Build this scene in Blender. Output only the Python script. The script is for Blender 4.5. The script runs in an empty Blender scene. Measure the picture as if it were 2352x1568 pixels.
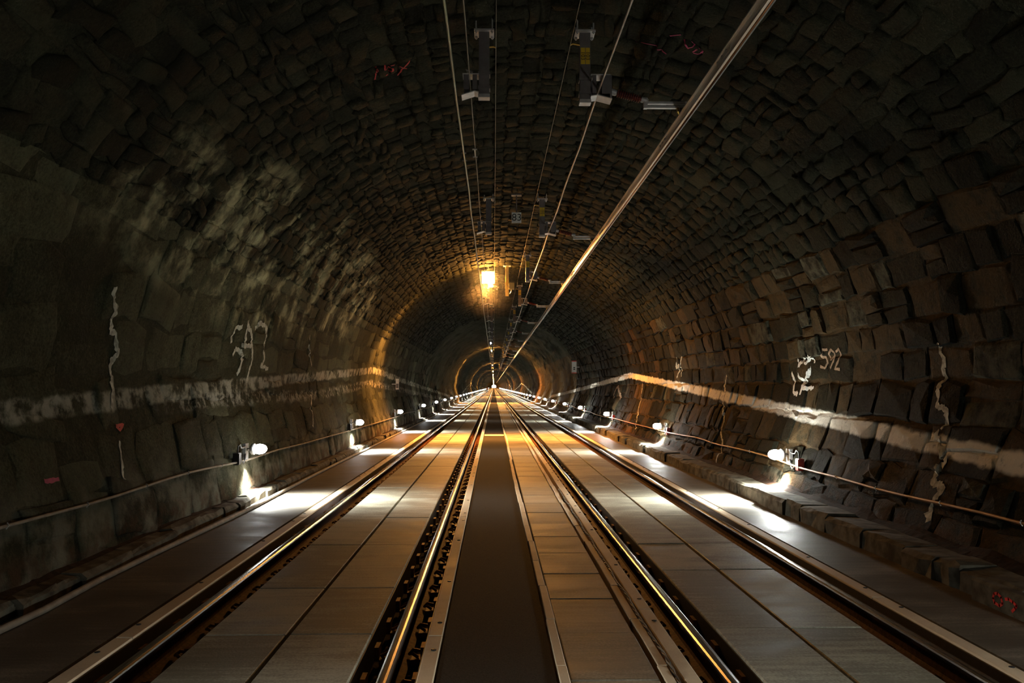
import bpy, bmesh, math, random
import numpy as np
from mathutils import Vector, Matrix, noise
from mathutils.bvhtree import BVHTree

# ------------------------------------------------------------------ camera, sky, exposure
random.seed(7)
scene = bpy.context.scene
COL = scene.collection
EYE = 1.59
cam_data = bpy.data.cameras.new('camera')
cam_data.sensor_width = 22.2
cam_data.lens = 18.0
cam_data.clip_start = 0.05
cam_data.clip_end = 3000
cam = bpy.data.objects.new('camera', cam_data)
cam.location = (0, 0, EYE)
cam.rotation_euler = (math.radians(90 + 3.1216), 0, math.radians(-1.2598))
COL.objects.link(cam)
scene.camera = cam

world = bpy.data.worlds.new('sky')
world.use_nodes = True
world.node_tree.nodes['Background'].inputs[0].default_value = (0.88, 0.80, 1.0, 1)
world.node_tree.nodes['Background'].inputs[1].default_value = 8.0
scene.world = world

scene.view_settings.view_transform = 'Standard'
scene.view_settings.look = 'None'
scene.view_settings.gamma = 1
scene.view_settings.use_curve_mapping = False
scene.view_settings.exposure = 0.0
scene.cycles.max_bounces = 5
scene.cycles.diffuse_bounces = 3
scene.cycles.glossy_bounces = 2

LED_SPOT = 2200.0        # beam of each white wall lamp, watts
LED_GLOW = 330.0         # its glass
ORANGE_SPOT = 10000.0    # beam of each orange vault lamp
ORANGE_FLOOD = 2500.0    # its spill in every direction
ORANGE_GLOBE = 700.0      # its bare light towards the viewer
ORANGE_GLOW = (60.0, 25.0, 5.0)
FAR_END = 1600.0
GLARE_DENSITY = 0.11

# ------------------------------------------------------------------ helpers
def link(o, parent=None, **props):
    COL.objects.link(o)
    if parent is not None:
        o.parent = parent
    for k, v in props.items():
        if v is not None:
            o[k] = v
    return o

def empty(name, loc, rz=0.0, **props):
    o = bpy.data.objects.new(name, None)
    o.location = loc
    o.rotation_euler = (0, 0, rz)
    return link(o, **props)

class MB:
    """collects verts and faces for one mesh"""
    def __init__(self):
        self.v, self.f = [], []
    def add(self, vs, fs):
        b = len(self.v)
        self.v.extend([tuple(p) for p in vs])
        self.f.extend([tuple(i + b for i in q) for q in fs])
        return self
    def box(self, x0, x1, y0, y1, z0, z1, bev=0.0):
        if bev <= 0:
            vs = [(x, y, z) for z in (z0, z1) for x, y in ((x0, y0), (x1, y0), (x1, y1), (x0, y1))]
            return self.add(vs, [(3, 2, 1, 0), (4, 5, 6, 7), (0, 1, 5, 4), (1, 2, 6, 5), (2, 3, 7, 6), (3, 0, 4, 7)])
        b = bev
        vs = [(x, y, z0) for x, y in ((x0, y0), (x1, y0), (x1, y1), (x0, y1))]
        vs += [(x, y, z1 - b) for x, y in ((x0, y0), (x1, y0), (x1, y1), (x0, y1))]
        vs += [(x, y, z1) for x, y in ((x0 + b, y0 + b), (x1 - b, y0 + b), (x1 - b, y1 - b), (x0 + b, y1 - b))]
        fs = [(3, 2, 1, 0), (8, 9, 10, 11)]
        for k in range(4):
            n = (k + 1) % 4
            fs += [(k, n, 4 + n, 4 + k), (4 + k, 4 + n, 8 + n, 8 + k)]
        return self.add(vs, fs)
    def prism(self, prof, ys):
        """profile in (x, z) swept along y, profile counter-clockwise"""
        n = len(prof)
        vs = [(x, y, z) for y in ys for x, z in prof]
        fs = []
        for k in range(len(ys) - 1):
            for i in range(n):
                j = (i + 1) % n
                fs.append((k * n + i, k * n + j, (k + 1) * n + j, (k + 1) * n + i))
        fs.append(tuple(range(n - 1, -1, -1)))
        fs.append(tuple((len(ys) - 1) * n + i for i in range(n)))
        return self.add(vs, fs)
    def tube(self, path, r, n=6):
        path = [Vector(p) for p in path]
        rr = r if isinstance(r, (list, tuple)) else [r] * len(path)
        vs, fs = [], []
        prev = None
        for i, p in enumerate(path):
            t = (path[min(i + 1, len(path) - 1)] - path[max(i - 1, 0)]).normalized()
            if prev is None:
                u = t.cross(Vector((0, 0, 1)) if abs(t.z) < 0.9 else Vector((1, 0, 0))).normalized()
            else:
                u = (prev - t * prev.dot(t)).normalized()
            prev = u
            w = t.cross(u)
            for k in range(n):
                a = 2 * math.pi * k / n
                vs.append(p + (u * math.cos(a) + w * math.sin(a)) * rr[i])
        for i in range(len(path) - 1):
            for k in range(n):
                m = (k + 1) % n
                fs.append((i * n + k, i * n + m, (i + 1) * n + m, (i + 1) * n + k))
        fs.append(tuple(range(n - 1, -1, -1)))
        fs.append(tuple((len(path) - 1) * n + k for k in range(n)))
        return self.add(vs, fs)
    def lathe(self, prof, origin, axis, n=12):
        """(distance along axis, radius) pairs turned about an axis"""
        a = Vector(axis).normalized()
        o = Vector(origin)
        return self.tube([o + a * d for d, _ in prof], [max(r, 1e-4) for _, r in prof], n)
    def ellipsoid(self, c, r, nu=14, nv=8):
        vs = [(c[0], c[1], c[2] - r[2])]
        for j in range(1, nv):
            b = -math.pi / 2 + math.pi * j / nv
            for i in range(nu):
                a = 2 * math.pi * i / nu
                vs.append((c[0] + r[0] * math.cos(a) * math.cos(b), c[1] + r[1] * math.sin(a) * math.cos(b), c[2] + r[2] * math.sin(b)))
        vs.append((c[0], c[1], c[2] + r[2]))
        top = len(vs) - 1
        fs = [(0, 1 + (i + 1) % nu, 1 + i) for i in range(nu)]
        for j in range(nv - 2):
            for i in range(nu):
                p, q = 1 + j * nu + i, 1 + j * nu + (i + 1) % nu
                fs.append((p, q, q + nu, p + nu))
        b0 = 1 + (nv - 2) * nu
        fs += [(b0 + i, b0 + (i + 1) % nu, top) for i in range(nu)]
        return self.add(vs, fs)
    def mesh(self, name, mat, smooth=False):
        me = bpy.data.meshes.new(name)
        me.from_pydata(self.v, [], self.f)
        me.materials.append(mat)
        if smooth:
            me.polygons.foreach_set('use_smooth', [True] * len(me.polygons))
        me.update()
        return me
    def build(self, name, mat, parent=None, smooth=False, **props):
        return link(bpy.data.objects.new(name, self.mesh(name, mat, smooth)), parent, **props)

def copy_tree(o, parent=None):
    c = o.copy()
    COL.objects.link(c)
    if parent is not None:
        c.parent = parent
    for ch in list(o.children):
        copy_tree(ch, c)
    return c

# ------------------------------------------------------------------ materials
class NT:
    def __init__(self, name):
        self.m = bpy.data.materials.new(name)
        self.m.use_nodes = True
        self.t = self.m.node_tree
        self.b = self.t.nodes['Principled BSDF']
    def n(self, kind, **kw):
        nd = self.t.nodes.new('ShaderNode' + kind)
        for k, v in kw.items():
            setattr(nd, k, v)
        return nd
    def put(self, a, b):
        if isinstance(a, (int, float)):
            b.default_value = a
        elif isinstance(a, tuple):
            b.default_value = a if len(a) == 4 or len(b.default_value) == 3 else (*a, 1)
        else:
            self.t.links.new(a, b)
    def math(self, op, a, b=0.0, c=0.0, clamp=False):
        nd = self.n('Math', operation=op, use_clamp=clamp)
        self.put(a, nd.inputs[0]); self.put(b, nd.inputs[1]); self.put(c, nd.inputs[2])
        return nd.outputs[0]
    def smooth(self, x, lo, hi, a=0.0, b=1.0):
        nd = self.n('MapRange', interpolation_type='SMOOTHSTEP')
        self.put(x, nd.inputs[0])
        for i, v in enumerate((lo, hi, a, b)):
            nd.inputs[1 + i].default_value = v
        return nd.outputs[0]
    def noise(self, vec, scale, detail=4, rough=0.55, dist=0.0):
        nd = self.n('TexNoise')
        self.put(vec, nd.inputs['Vector'])
        nd.inputs['Scale'].default_value = scale
        nd.inputs['Detail'].default_value = detail
        nd.inputs['Roughness'].default_value = rough
        nd.inputs['Distortion'].default_value = dist
        return nd.outputs['Fac']
    def scaled(self, vec, s):
        nd = self.n('Mapping')
        self.put(vec, nd.inputs[0])
        nd.inputs['Scale'].default_value = s
        return nd.outputs[0]
    def mix(self, f, a, b):
        nd = self.n('Mix', data_type='RGBA')
        self.put(f, nd.inputs[0]); self.put(a, nd.inputs[6]); self.put(b, nd.inputs[7])
        return nd.outputs[2]
    def pos(self):
        return self.n('NewGeometry').outputs['Position']
    def sep(self, v):
        nd = self.n('SeparateXYZ')
        self.put(v, nd.inputs[0])
        return nd.outputs
    def bump(self, h, strength, dist=0.02):
        nd = self.n('Bump')
        nd.inputs['Strength'].default_value = strength
        nd.inputs['Distance'].default_value = dist
        self.put(h, nd.inputs['Height'])
        self.t.links.new(nd.outputs[0], self.b.inputs['Normal'])
    def out(self, col, rough, metal=0.0, spec=0.5):
        self.put(col, self.b.inputs['Base Color'])
        self.put(rough, self.b.inputs['Roughness'])
        self.b.inputs['Metallic'].default_value = metal
        self.b.inputs['Specular IOR Level'].default_value = spec
        return self.m

def plain(name, c1, c2=None, scale=20, rough=0.7, metal=0.0, bump=0.2, stretch=(1, 1, 1), spec=0.5):
    t = NT(name)
    c2 = c2 or tuple(c * 0.7 for c in c1)
    p = t.scaled(t.pos(), stretch)
    n = t.noise(p, scale)
    if bump:
        t.bump(n, bump, 0.01)
    return t.out(t.mix(t.smooth(n, 0.3, 0.7), c1, c2), rough, metal, spec)

def glow(name, rgb, strength=1.0):
    t = NT(name)
    t.b.inputs['Base Color'].default_value = (0.8, 0.8, 0.8, 1)
    t.b.inputs['Emission Color'].default_value = (*rgb, 1)
    t.b.inputs['Emission Strength'].default_value = strength
    return t.m

def rock(name, dark, light, side):
    """sooty masonry; side: 'left' / 'right' / 'vault' for the paint line and the lime crusts each one has"""
    t = NT(name)
    p = t.pos()
    x, y, z = t.sep(p)[:3]
    big = t.noise(p, 0.9, 4)
    mid = t.noise(p, 5.0, 6, 0.65)
    fine = t.noise(p, 38.0, 5, 0.7)
    rnd = t.n('ObjectInfo').outputs['Random']
    k = t.math('ADD', t.math('MULTIPLY', mid, 0.75), t.math('MULTIPLY', rnd, 0.45))
    k = t.math('ADD', k, t.math('MULTIPLY', t.math('SUBTRACT', fine, 0.5), 0.9))
    col = t.mix(t.smooth(k, 0.35, 0.95), dark, light)
    col = t.mix(t.math('MULTIPLY', t.smooth(big, 0.5, 0.75), 0.55), col, tuple(c * 0.4 for c in dark))
    if side == 'right':
        # some stones are a rusty brown sandstone
        rs = t.math('MULTIPLY', t.math('GREATER_THAN', rnd, 0.66), t.smooth(mid, 0.3, 0.6))
        col = t.mix(t.math('MULTIPLY', rs, 0.7), col, (0.070, 0.042, 0.019))
        pl = t.math('MULTIPLY', t.math('LESS_THAN', rnd, 0.10), t.smooth(mid, 0.35, 0.65))
        col = t.mix(t.math('MULTIPLY', pl, 0.8), col, (0.095, 0.092, 0.065))
    if side in ('left', 'vault'):
        # pale lime crust on the left haunch, broken up
        dy = t.math('DIVIDE', t.math('SUBTRACT', y, 14.5), 9.0)
        dz = t.math('DIVIDE', t.math('SUBTRACT', z, 3.5), 1.35)
        dx = t.math('DIVIDE', t.math('ADD', x, 3.2), 1.4)
        r = t.math('ADD', t.math('ADD', t.math('MULTIPLY', dy, dy), t.math('MULTIPLY', dz, dz)), t.math('MULTIPLY', dx, dx))
        m = t.math('SUBTRACT', 1.0, r, clamp=True)
        br = t.noise(p, 1.5, 5, 0.6)
        w = t.math('MULTIPLY', t.smooth(m, 0.0, 0.7), t.smooth(br, 0.46, 0.70))
        w = t.math('MULTIPLY', w, t.smooth(t.math('ADD', mid, t.math('MULTIPLY', rnd, 0.3)), 0.3, 0.75, 0.25, 1.0))
        col = t.mix(w, col, (0.46, 0.44, 0.27))
        # moss and damp low on the left
        g = t.math('MULTIPLY', t.smooth(z, 1.0, 0.2), t.smooth(t.noise(p, 2.2, 5), 0.42, 0.62))
        col = t.mix(t.math('MULTIPLY', g, 0.7), col, (0.22, 0.21, 0.16))
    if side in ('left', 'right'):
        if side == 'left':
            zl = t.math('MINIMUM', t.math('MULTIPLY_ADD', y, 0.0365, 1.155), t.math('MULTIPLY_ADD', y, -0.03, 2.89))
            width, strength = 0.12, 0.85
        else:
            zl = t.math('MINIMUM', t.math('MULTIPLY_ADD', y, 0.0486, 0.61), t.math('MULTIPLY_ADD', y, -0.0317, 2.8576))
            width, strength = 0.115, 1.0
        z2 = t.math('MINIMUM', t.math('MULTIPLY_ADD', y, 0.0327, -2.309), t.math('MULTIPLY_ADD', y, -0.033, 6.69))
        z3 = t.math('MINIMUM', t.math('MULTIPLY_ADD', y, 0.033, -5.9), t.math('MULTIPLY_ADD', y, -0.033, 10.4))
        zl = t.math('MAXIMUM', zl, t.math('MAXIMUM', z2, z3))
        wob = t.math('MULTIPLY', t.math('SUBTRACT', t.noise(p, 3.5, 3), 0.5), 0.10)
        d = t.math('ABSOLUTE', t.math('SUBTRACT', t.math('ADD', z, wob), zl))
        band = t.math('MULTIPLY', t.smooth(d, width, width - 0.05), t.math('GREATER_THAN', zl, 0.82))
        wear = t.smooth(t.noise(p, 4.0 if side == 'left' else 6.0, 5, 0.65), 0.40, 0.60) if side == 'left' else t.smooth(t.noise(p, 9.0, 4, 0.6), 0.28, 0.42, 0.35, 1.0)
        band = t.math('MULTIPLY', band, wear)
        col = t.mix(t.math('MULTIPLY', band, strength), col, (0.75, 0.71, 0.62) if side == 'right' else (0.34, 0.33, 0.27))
        if side == 'left':
            d2 = t.math('ABSOLUTE', t.math('SUBTRACT', t.math('ADD', z, wob), t.math('SUBTRACT', zl, t.smooth(y, 9.5, 19.0, 0.12, 0.40))))
            b2 = t.math('MULTIPLY', t.smooth(d2, 0.14, 0.05), t.smooth(t.noise(p, 6.0, 5, 0.7), 0.47, 0.6))
            b2 = t.math('MULTIPLY', b2, t.smooth(y, 9.0, 11.0))
            col = t.mix(t.math('MULTIPLY', b2, 0.7), col, (0.36, 0.35, 0.30))
        # rust line where the wall meets its ledge
        rs = t.math('MULTIPLY', t.smooth(z, 0.42, 0.22), t.smooth(t.noise(p, 5.0, 4), 0.4, 0.6))
        col = t.mix(t.math('MULTIPLY', rs, 0.6), col, (0.07, 0.035, 0.02))
    t.bump(t.math('ADD', t.math('MULTIPLY', mid, 1.0), t.math('MULTIPLY', fine, 0.35)), 0.9, 0.05)
    return t.out(col, t.smooth(mid, 0.3, 0.8, 0.8, 0.95), 0.0, 0.04)

def concrete(name, c1, c2, rough=0.62, grain=60.0, streak=True, spec=0.28):
    t = NT(name)
    p = t.pos()
    rnd = t.n('ObjectInfo').outputs['Random']
    big = t.noise(t.scaled(p, (1.0, 1.6, 1.0)), 1.6, 5, 0.6)
    brush = t.noise(t.scaled(p, (0.5, 7.0, 1.0)), 2.5, 5, 0.65) if streak else big
    fine = t.noise(p, grain, 4, 0.6)
    k = t.math('ADD', t.math('MULTIPLY', big, 0.55), t.math('MULTIPLY', brush, 0.35))
    k = t.math('ADD', k, t.math('MULTIPLY', t.math('SUBTRACT', rnd, 0.5), 0.16))
    k = t.math('ADD', k, t.math('MULTIPLY', t.math('SUBTRACT', fine, 0.5), 0.35))
    col = t.mix(t.smooth(k, 0.33, 0.60), c1, c2)
    t.bump(t.math('ADD', fine, t.math('MULTIPLY', brush, 1.2)), 0.18, 0.008)
    return t.out(col, t.smooth(big, 0.3, 0.7, rough - 0.08, rough + 0.1), 0.0, spec)

M = {}
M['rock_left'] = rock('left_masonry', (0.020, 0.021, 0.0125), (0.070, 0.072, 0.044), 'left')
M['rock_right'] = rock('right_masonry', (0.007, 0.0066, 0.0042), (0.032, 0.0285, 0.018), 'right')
M['rock_vault'] = rock('vault_masonry', (0.009, 0.0095, 0.006), (0.032, 0.033, 0.021), 'vault')
M['mortar_left'] = M['rock_left']
M['ledge'] = plain('ledge_stone', (0.13, 0.12, 0.09), (0.04, 0.033, 0.023), 7, 0.9, bump=0.8, spec=0.2)
M['dirt'] = plain('rusty_dirt', (0.028, 0.013, 0.007), (0.012, 0.007, 0.0045), 12, 0.95, bump=1.0, spec=0.1)
M['slab'] = concrete('cast_concrete', (0.19, 0.178, 0.136), (0.46, 0.44, 0.345))
M['slab_mid'] = concrete('worn_concrete', (0.15, 0.125, 0.09), (0.36, 0.31, 0.225))
M['kerb'] = concrete('kerb_concrete', (0.74, 0.58, 0.40), (0.88, 0.71, 0.50), 0.7, 90, False)
M['walk'] = concrete('walkway_concrete', (0.12, 0.10, 0.078), (0.27, 0.235, 0.185), 0.50)
M['asphalt'] = plain('asphalt', (0.024, 0.0225, 0.019), (0.043, 0.040, 0.034), 110, 0.85, bump=0.5, spec=0.06)
M['trench'] = plain('trench_bed', (0.008, 0.0055, 0.004), (0.02, 0.011, 0.006), 30, 0.95, bump=0.8, spec=0.1)
M['rust'] = plain('rusty_steel', (0.12, 0.045, 0.018), (0.06, 0.024, 0.012), 25, 0.75, 0.2, 0.4, spec=0.2)
M['clip'] = plain('brown_clip', (0.22, 0.085, 0.03), (0.11, 0.045, 0.018), 25, 0.6, 0.2, 0.2, spec=0.2)
M['rail'] = plain('polished_rail', (0.62, 0.58, 0.53), (0.50, 0.46, 0.42), 9, 0.22, 1.0, 0.0, (8, 0.2, 8))
M['alu'] = plain('aluminium', (0.80, 0.78, 0.75), (0.66, 0.64, 0.61), 6, 0.34, 0.7, 0.02, (6, 0.3, 6))
M['galv'] = plain('galvanised_steel', (0.50, 0.50, 0.50), (0.38, 0.38, 0.38), 14, 0.45, 0.35, 0.05)
M['post'] = plain('grey_coated_steel', (0.13, 0.12, 0.125), (0.10, 0.092, 0.095), 14, 0.5, 0.1, 0.05)
M['dark'] = plain('black_fitting', (0.02, 0.02, 0.022), (0.03, 0.03, 0.03), 30, 0.6, 0.0, 0.1)
M['brass'] = plain('brass', (0.60, 0.40, 0.10), (0.45, 0.28, 0.06), 12, 0.35, 0.9, 0.05)
M['insulator'] = plain('brown_insulator', (0.17, 0.025, 0.015), (0.11, 0.015, 0.01), 12, 0.3, 0.0, 0.0)
M['copper'] = plain('copper_wire', (0.50, 0.24, 0.12), (0.36, 0.16, 0.08), 10, 0.35, 1.0, 0.02)
M['green_cable'] = plain('weathered_copper_cable', (0.20, 0.24, 0.15), (0.26, 0.22, 0.14), 4, 0.38, 0.5, 0.1, (6, 0.6, 6))
M['grey_cable'] = plain('grey_steel_cable', (0.36, 0.32, 0.27), (0.24, 0.21, 0.18), 6, 0.38, 0.7, 0.1, (6, 0.6, 6))
M['thin_wire'] = plain('thin_steel_wire', (0.22, 0.20, 0.15), (0.15, 0.13, 0.10), 6, 0.5, 0.6, 0.0)
M['orange_cable'] = plain('brown_wall_cable', (0.48, 0.24, 0.10), (0.36, 0.17, 0.07), 9, 0.5, 0.0, 0.1)
M['grey_hose'] = plain('dusty_grey_hose', (0.26, 0.22, 0.17), (0.17, 0.14, 0.11), 9, 0.75, 0.0, 0.3)
M['red_box'] = plain('red_plastic', (0.50, 0.06, 0.035), (0.38, 0.045, 0.03), 15, 0.45, 0.0, 0.05)
M['yellow'] = plain('yellow_label', (0.62, 0.42, 0.02), (0.55, 0.36, 0.02), 15, 0.5, 0.0, 0.0)
M['yellow_box'] = plain('yellow_box', (0.62, 0.50, 0.22), (0.52, 0.42, 0.18), 15, 0.5, 0.0, 0.0)
M['white'] = plain('white_enamel', (0.72, 0.71, 0.68), (0.62, 0.61, 0.58), 12, 0.5, 0.0, 0.0)
M['sign_red'] = plain('red_enamel', (0.55, 0.05, 0.03), (0.45, 0.04, 0.03), 12, 0.5, 0.0, 0.0)
M['black'] = plain('black_print', (0.012, 0.012, 0.012), (0.02, 0.02, 0.02), 12, 0.6, 0.0, 0.0)
M['paint_white'] = plain('white_paint', (0.48, 0.47, 0.39), (0.20, 0.195, 0.16), 18, 0.8, 0.0, 0.3)
M['paint_bright'] = plain('fresh_white_paint', (0.75, 0.74, 0.70), (0.55, 0.54, 0.50), 18, 0.7, 0.0, 0.2)
M['paint_cream'] = plain('faded_cream_paint', (0.34, 0.23, 0.15), (0.17, 0.115, 0.075), 14, 0.85, 0.0, 0.3)
M['paint_red'] = plain('red_spray_paint', (0.50, 0.03, 0.03), (0.28, 0.02, 0.02), 14, 0.8, 0.0, 0.2)
M['paint_fresh_red'] = plain('fresh_red_paint', (0.85, 0.04, 0.04), (0.6, 0.03, 0.03), 14, 0.7, 0.0, 0.2)
M['paint_pink'] = plain('pink_spray_paint', (0.5, 0.04, 0.14), (0.28, 0.022, 0.07), 14, 0.8, 0.0, 0.2)
M['lime'] = plain('lime_streak', (0.50, 0.49, 0.41), (0.18, 0.175, 0.14), 16, 0.85, 0.0, 0.6)
M['led'] = glow('led_glass', (0.94, 0.98, 0.90), LED_GLOW)
M['led_shaded'] = glow('led_shaded_glass', (0.94, 0.96, 0.94), LED_GLOW * 0.09)
M['orange_glass'] = glow('sodium_glass', ORANGE_GLOW)
M['signal_glass'] = glow('white_signal_glass', (1.0, 0.85, 1.0), 14.0)
M['vest'] = plain('orange_vest', (0.85, 0.25, 0.05), (0.75, 0.2, 0.04), 10, 0.7, 0.0, 0.0)
M['trousers'] = plain('dark_trousers', (0.03, 0.03, 0.035), (0.04, 0.04, 0.04), 10, 0.8, 0.0, 0.0)
M['skin'] = plain('skin', (0.45, 0.28, 0.2), (0.42, 0.26, 0.18), 10, 0.6, 0.0, 0.0)

# ------------------------------------------------------------------ tunnel section
PR = [(-3.45, 0), (-3.52, .5), (-3.65, 1.0), (-3.78, 1.5), (-3.76, 2.0), (-3.55, 2.9), (-3.15, 3.65), (-2.5, 4.4), (-1.6, 5.0),
      (-.6, 5.33), (.4, 5.43), (1.4, 5.33), (2.4, 5.0), (3.3, 4.4), (3.95, 3.65), (4.38, 2.9), (4.6, 2.0), (4.58, 1.5), (4.42, 1.0), (4.2, .5), (3.98, 0)]

def catmull(pts, n=16):
    out = []
    P = [pts[0]] + pts + [pts[-1]]
    for i in range(1, len(P) - 2):
        p0, p1, p2, p3 = P[i - 1:i + 3]
        for k in range(n):
            t = k / n
            out.append(tuple(0.5 * (2 * p1[j] + (p2[j] - p0[j]) * t + (2 * p0[j] - 5 * p1[j] + 4 * p2[j] - p3[j]) * t * t + (3 * p1[j] - p0[j] - 3 * p2[j] + p3[j]) * t ** 3) for j in (0, 1)))
    out.append(pts[-1])
    return out

FINE = np.array(catmull(PR))
SEG = np.hypot(*(FINE[1:] - FINE[:-1]).T)
ARC = np.concatenate([[0], np.cumsum(SEG)])
TOTAL = float(ARC[-1])

def section(s):
    """point and tangent of the tunnel section at arc length s"""
    s = min(max(s, 0.0), TOTAL)
    i = min(int(np.searchsorted(ARC, s, 'right')) - 1, len(SEG) - 1)
    t = (s - ARC[i]) / SEG[i]
    p = FINE[i] + (FINE[i + 1] - FINE[i]) * t
    a, b = FINE[max(i - 2, 0)], FINE[min(i + 3, len(FINE) - 1)]
    d = (b - a) / np.hypot(*(b - a))
    return float(p[0]), float(p[1]), float(d[0]), float(d[1])

S_LEFT = next(float(a) for a, p in zip(ARC, FINE) if p[1] > 3.3)
S_RIGHT = next(float(a) for a, p in zip(ARC[::-1], FINE[::-1]) if p[1] > 3.3)
STONE_END = 46.0

def shell(name, s0, s1, mat, ns, shift=-0.036):
    ys = list(np.arange(-30, STONE_END, 0.8)) + list(np.arange(STONE_END, 130, 0.55)) + list(np.arange(130, 300, 2.0)) + list(np.arange(300, FAR_END + 1, 40.0))
    ss = [s0 + (s1 - s0) * i / ns for i in range(ns + 1)]
    mb = MB()
    vs = []
    for y in ys:
        for s in ss:
            x, z, tx, tz = section(s)
            d = shift
            if STONE_END <= y < 300:
                d += 0.13 * noise.noise(Vector((y * 1.1, s * 1.7, 3.3))) + 0.07 * noise.noise(Vector((y * 2.9, s * 3.7, 9.1)))
                d += 0.10 * max(0.0, noise.noise(Vector((y * 0.12, s * 0.25, 5.0))))
            vs.append((x + tz * d, y, z - tx * d))
    n = ns + 1
    fs = []
    for j in range(len(ys) - 1):
        for i in range(ns):
            a = j * n + i
            fs.append((a, a + n, a + n + 1, a + 1))
    mb.add(vs, fs)
    return mb.build(name, mat, kind='structure')

wall_left = shell('wall_left', 0.0, S_LEFT, M['rock_left'], 14)
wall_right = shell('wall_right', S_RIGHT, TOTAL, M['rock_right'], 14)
ceiling = shell('ceiling', S_LEFT - 0.06, S_RIGHT + 0.06, M['rock_vault'], 34, -0.042)

mb = MB()
mb.add([(x * 1.1 - .03, -30, z * 1.05 - .1) for x, z in PR], [tuple(range(len(PR)))])
mb.build('sky_block_cap', M['rock_vault'], kind='structure')  # unseen end cap added to keep sky light out from behind

# ------------------------------------------------------------------ stones of the lining
def stone_mesh(name, mat, rnd, soft):
    """a rough block with a bevelled, uneven face; unit size, 40 triangles"""
    base = [(-.5, -.5), (0, -.5), (.5, -.5), (.5, 0), (.5, .5), (0, .5), (-.5, .5), (-.5, 0)]
    j = 0.09 if not soft else 0.14
    ring = [(x + rnd.uniform(-j, j) * .6, y + rnd.uniform(-j, j)) for x, y in base]
    tilt_x, tilt_y = rnd.uniform(-.25, .25), rnd.uniform(-.25, .25)
    vs = [(x, y, -0.8) for x, y in ring]
    vs += [(x, y, 0.55 + rnd.uniform(-.2, .15)) for x, y in ring]
    for x, y in ring:
        vs.append((x * rnd.uniform(.80, .93), y * rnd.uniform(.76, .92), 0.95 + x * tilt_x + y * tilt_y + rnd.uniform(-.16, .16)))
    vs.append((rnd.uniform(-.15, .15), rnd.uniform(-.12, .12), 1.08 + rnd.uniform(-.2, .25)))
    fs = []
    for k in range(8):
        m = (k + 1) % 8
        fs += [(k, m, 8 + m, 8 + k), (8 + k, 8 + m, 16 + m, 16 + k), (16 + k, 16 + m, 24)]
    return MB().add(vs, fs).mesh(name, mat, soft)

def in_view(p):
    """size on the picture of a unit area at p, 0 when outside the frame"""
    v = cam_inv @ Vector(p)
    if v.z > -1:
        return 0.0
    u, w = 1907 * v.x / -v.z, 1907 * v.y / -v.z
    if abs(u) > 1230 or abs(w) > 850:
        return 0.0
    return 1.0 / (v.z * v.z)

bpy.context.view_layer.update()
cam_inv = cam.matrix_world.inverted()
ALL_V, ALL_F = [], []

HOLES = {'wall_left': [(10.2, 1.37, .14, .3), (7.95, 2.75, .12, .25)], 'wall_right': [(10.36, 1.85, .16, .32)], 'ceiling': []}

def lay_stones(parent, s0, s1, h_avg, l_avg, depth, mat, seed, soft=False):
    rnd = random.Random(seed)
    protos = [stone_mesh('stone', mat, rnd, soft) for _ in range(18)]
    stones = []
    s = s0
    row = 0
    while s < s1 - 0.05:
        h = h_avg * rnd.uniform(.75, 1.3)
        if s + h > s1 - .12:
            h = s1 - s
        y = 2.2 + rnd.uniform(0, l_avg)
        while y < STONE_END:
            l = l_avg * rnd.uniform(.5, 1.6)
            hh = h
            splits = [(s, h)]
            if h > h_avg * 0.9 and rnd.random() < 0.22:           # two thin stones share the course
                c = rnd.uniform(.38, .62)
                splits = [(s, h * c), (s + h * c, h * (1 - c))]
            for sa, ha in splits:
                sc = sa + ha / 2
                x, z, tx, tz = section(sc)
                yc = y + l / 2
                skip = any(abs(yc - a) < l / 2 + w * .5 and abs(z - b) < ha / 2 + hgt * .2 for a, b, w, hgt in HOLES[parent.name])
                if skip and l > 0.35:
                    continue
                gap = rnd.uniform(.0, .016)
                dep = depth * rnd.uniform(.55, 1.5)
                rot = Matrix.Rotation(rnd.gauss(0, .04 if not soft else (.13 if parent is ceiling else .06)), 4, 'Z')
                m = Matrix(((0, tx, tz, x - tz * .05), (1, 0, 0, yc), (0, tz, -tx, z + tx * .05), (0, 0, 0, 1)))
                m = m @ rot @ Matrix.Diagonal((l - gap, ha - gap, dep, 1))
                stones.append((in_view((x, yc, z)) * l * ha, m, rnd.choice(protos)))
            y += l
        s += h
        row += 1
    stones.sort(key=lambda q: -q[0])
    for k, (_, m, me) in enumerate(stones):
        co = np.array([v.co for v in me.vertices])
        w = co @ np.array(m.to_3x3()).T + np.array(m.translation)
        b = len(ALL_V)
        fs = [tuple(p.vertices) for p in me.polygons]
        ALL_V.extend(map(tuple, w))
        ALL_F.extend([tuple(i + b for i in f) for f in fs])
        if k < 300:
            o = bpy.data.objects.new('stone', me)
            o.matrix_world = m
            link(o, parent)
        else:
            if k == 300:
                rest = MB()
            rest.add(map(tuple, w), fs)
    rest.build('small_stones', mat, parent, soft, kind='stuff')

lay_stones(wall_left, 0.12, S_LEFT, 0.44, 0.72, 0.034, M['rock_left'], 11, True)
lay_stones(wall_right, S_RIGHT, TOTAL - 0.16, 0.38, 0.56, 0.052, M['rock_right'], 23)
lay_stones(ceiling, S_LEFT, S_RIGHT, 0.22, 0.34, 0.036, M['rock_vault'], 31, True)
for o in (wall_left, wall_right, ceiling):
    b = len(ALL_V)
    ALL_V.extend([tuple(v.co) for v in o.data.vertices])
    ALL_F.extend([tuple(i + b for i in p.vertices) for p in o.data.polygons])
LINING = BVHTree.FromPolygons(ALL_V, ALL_F)

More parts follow.
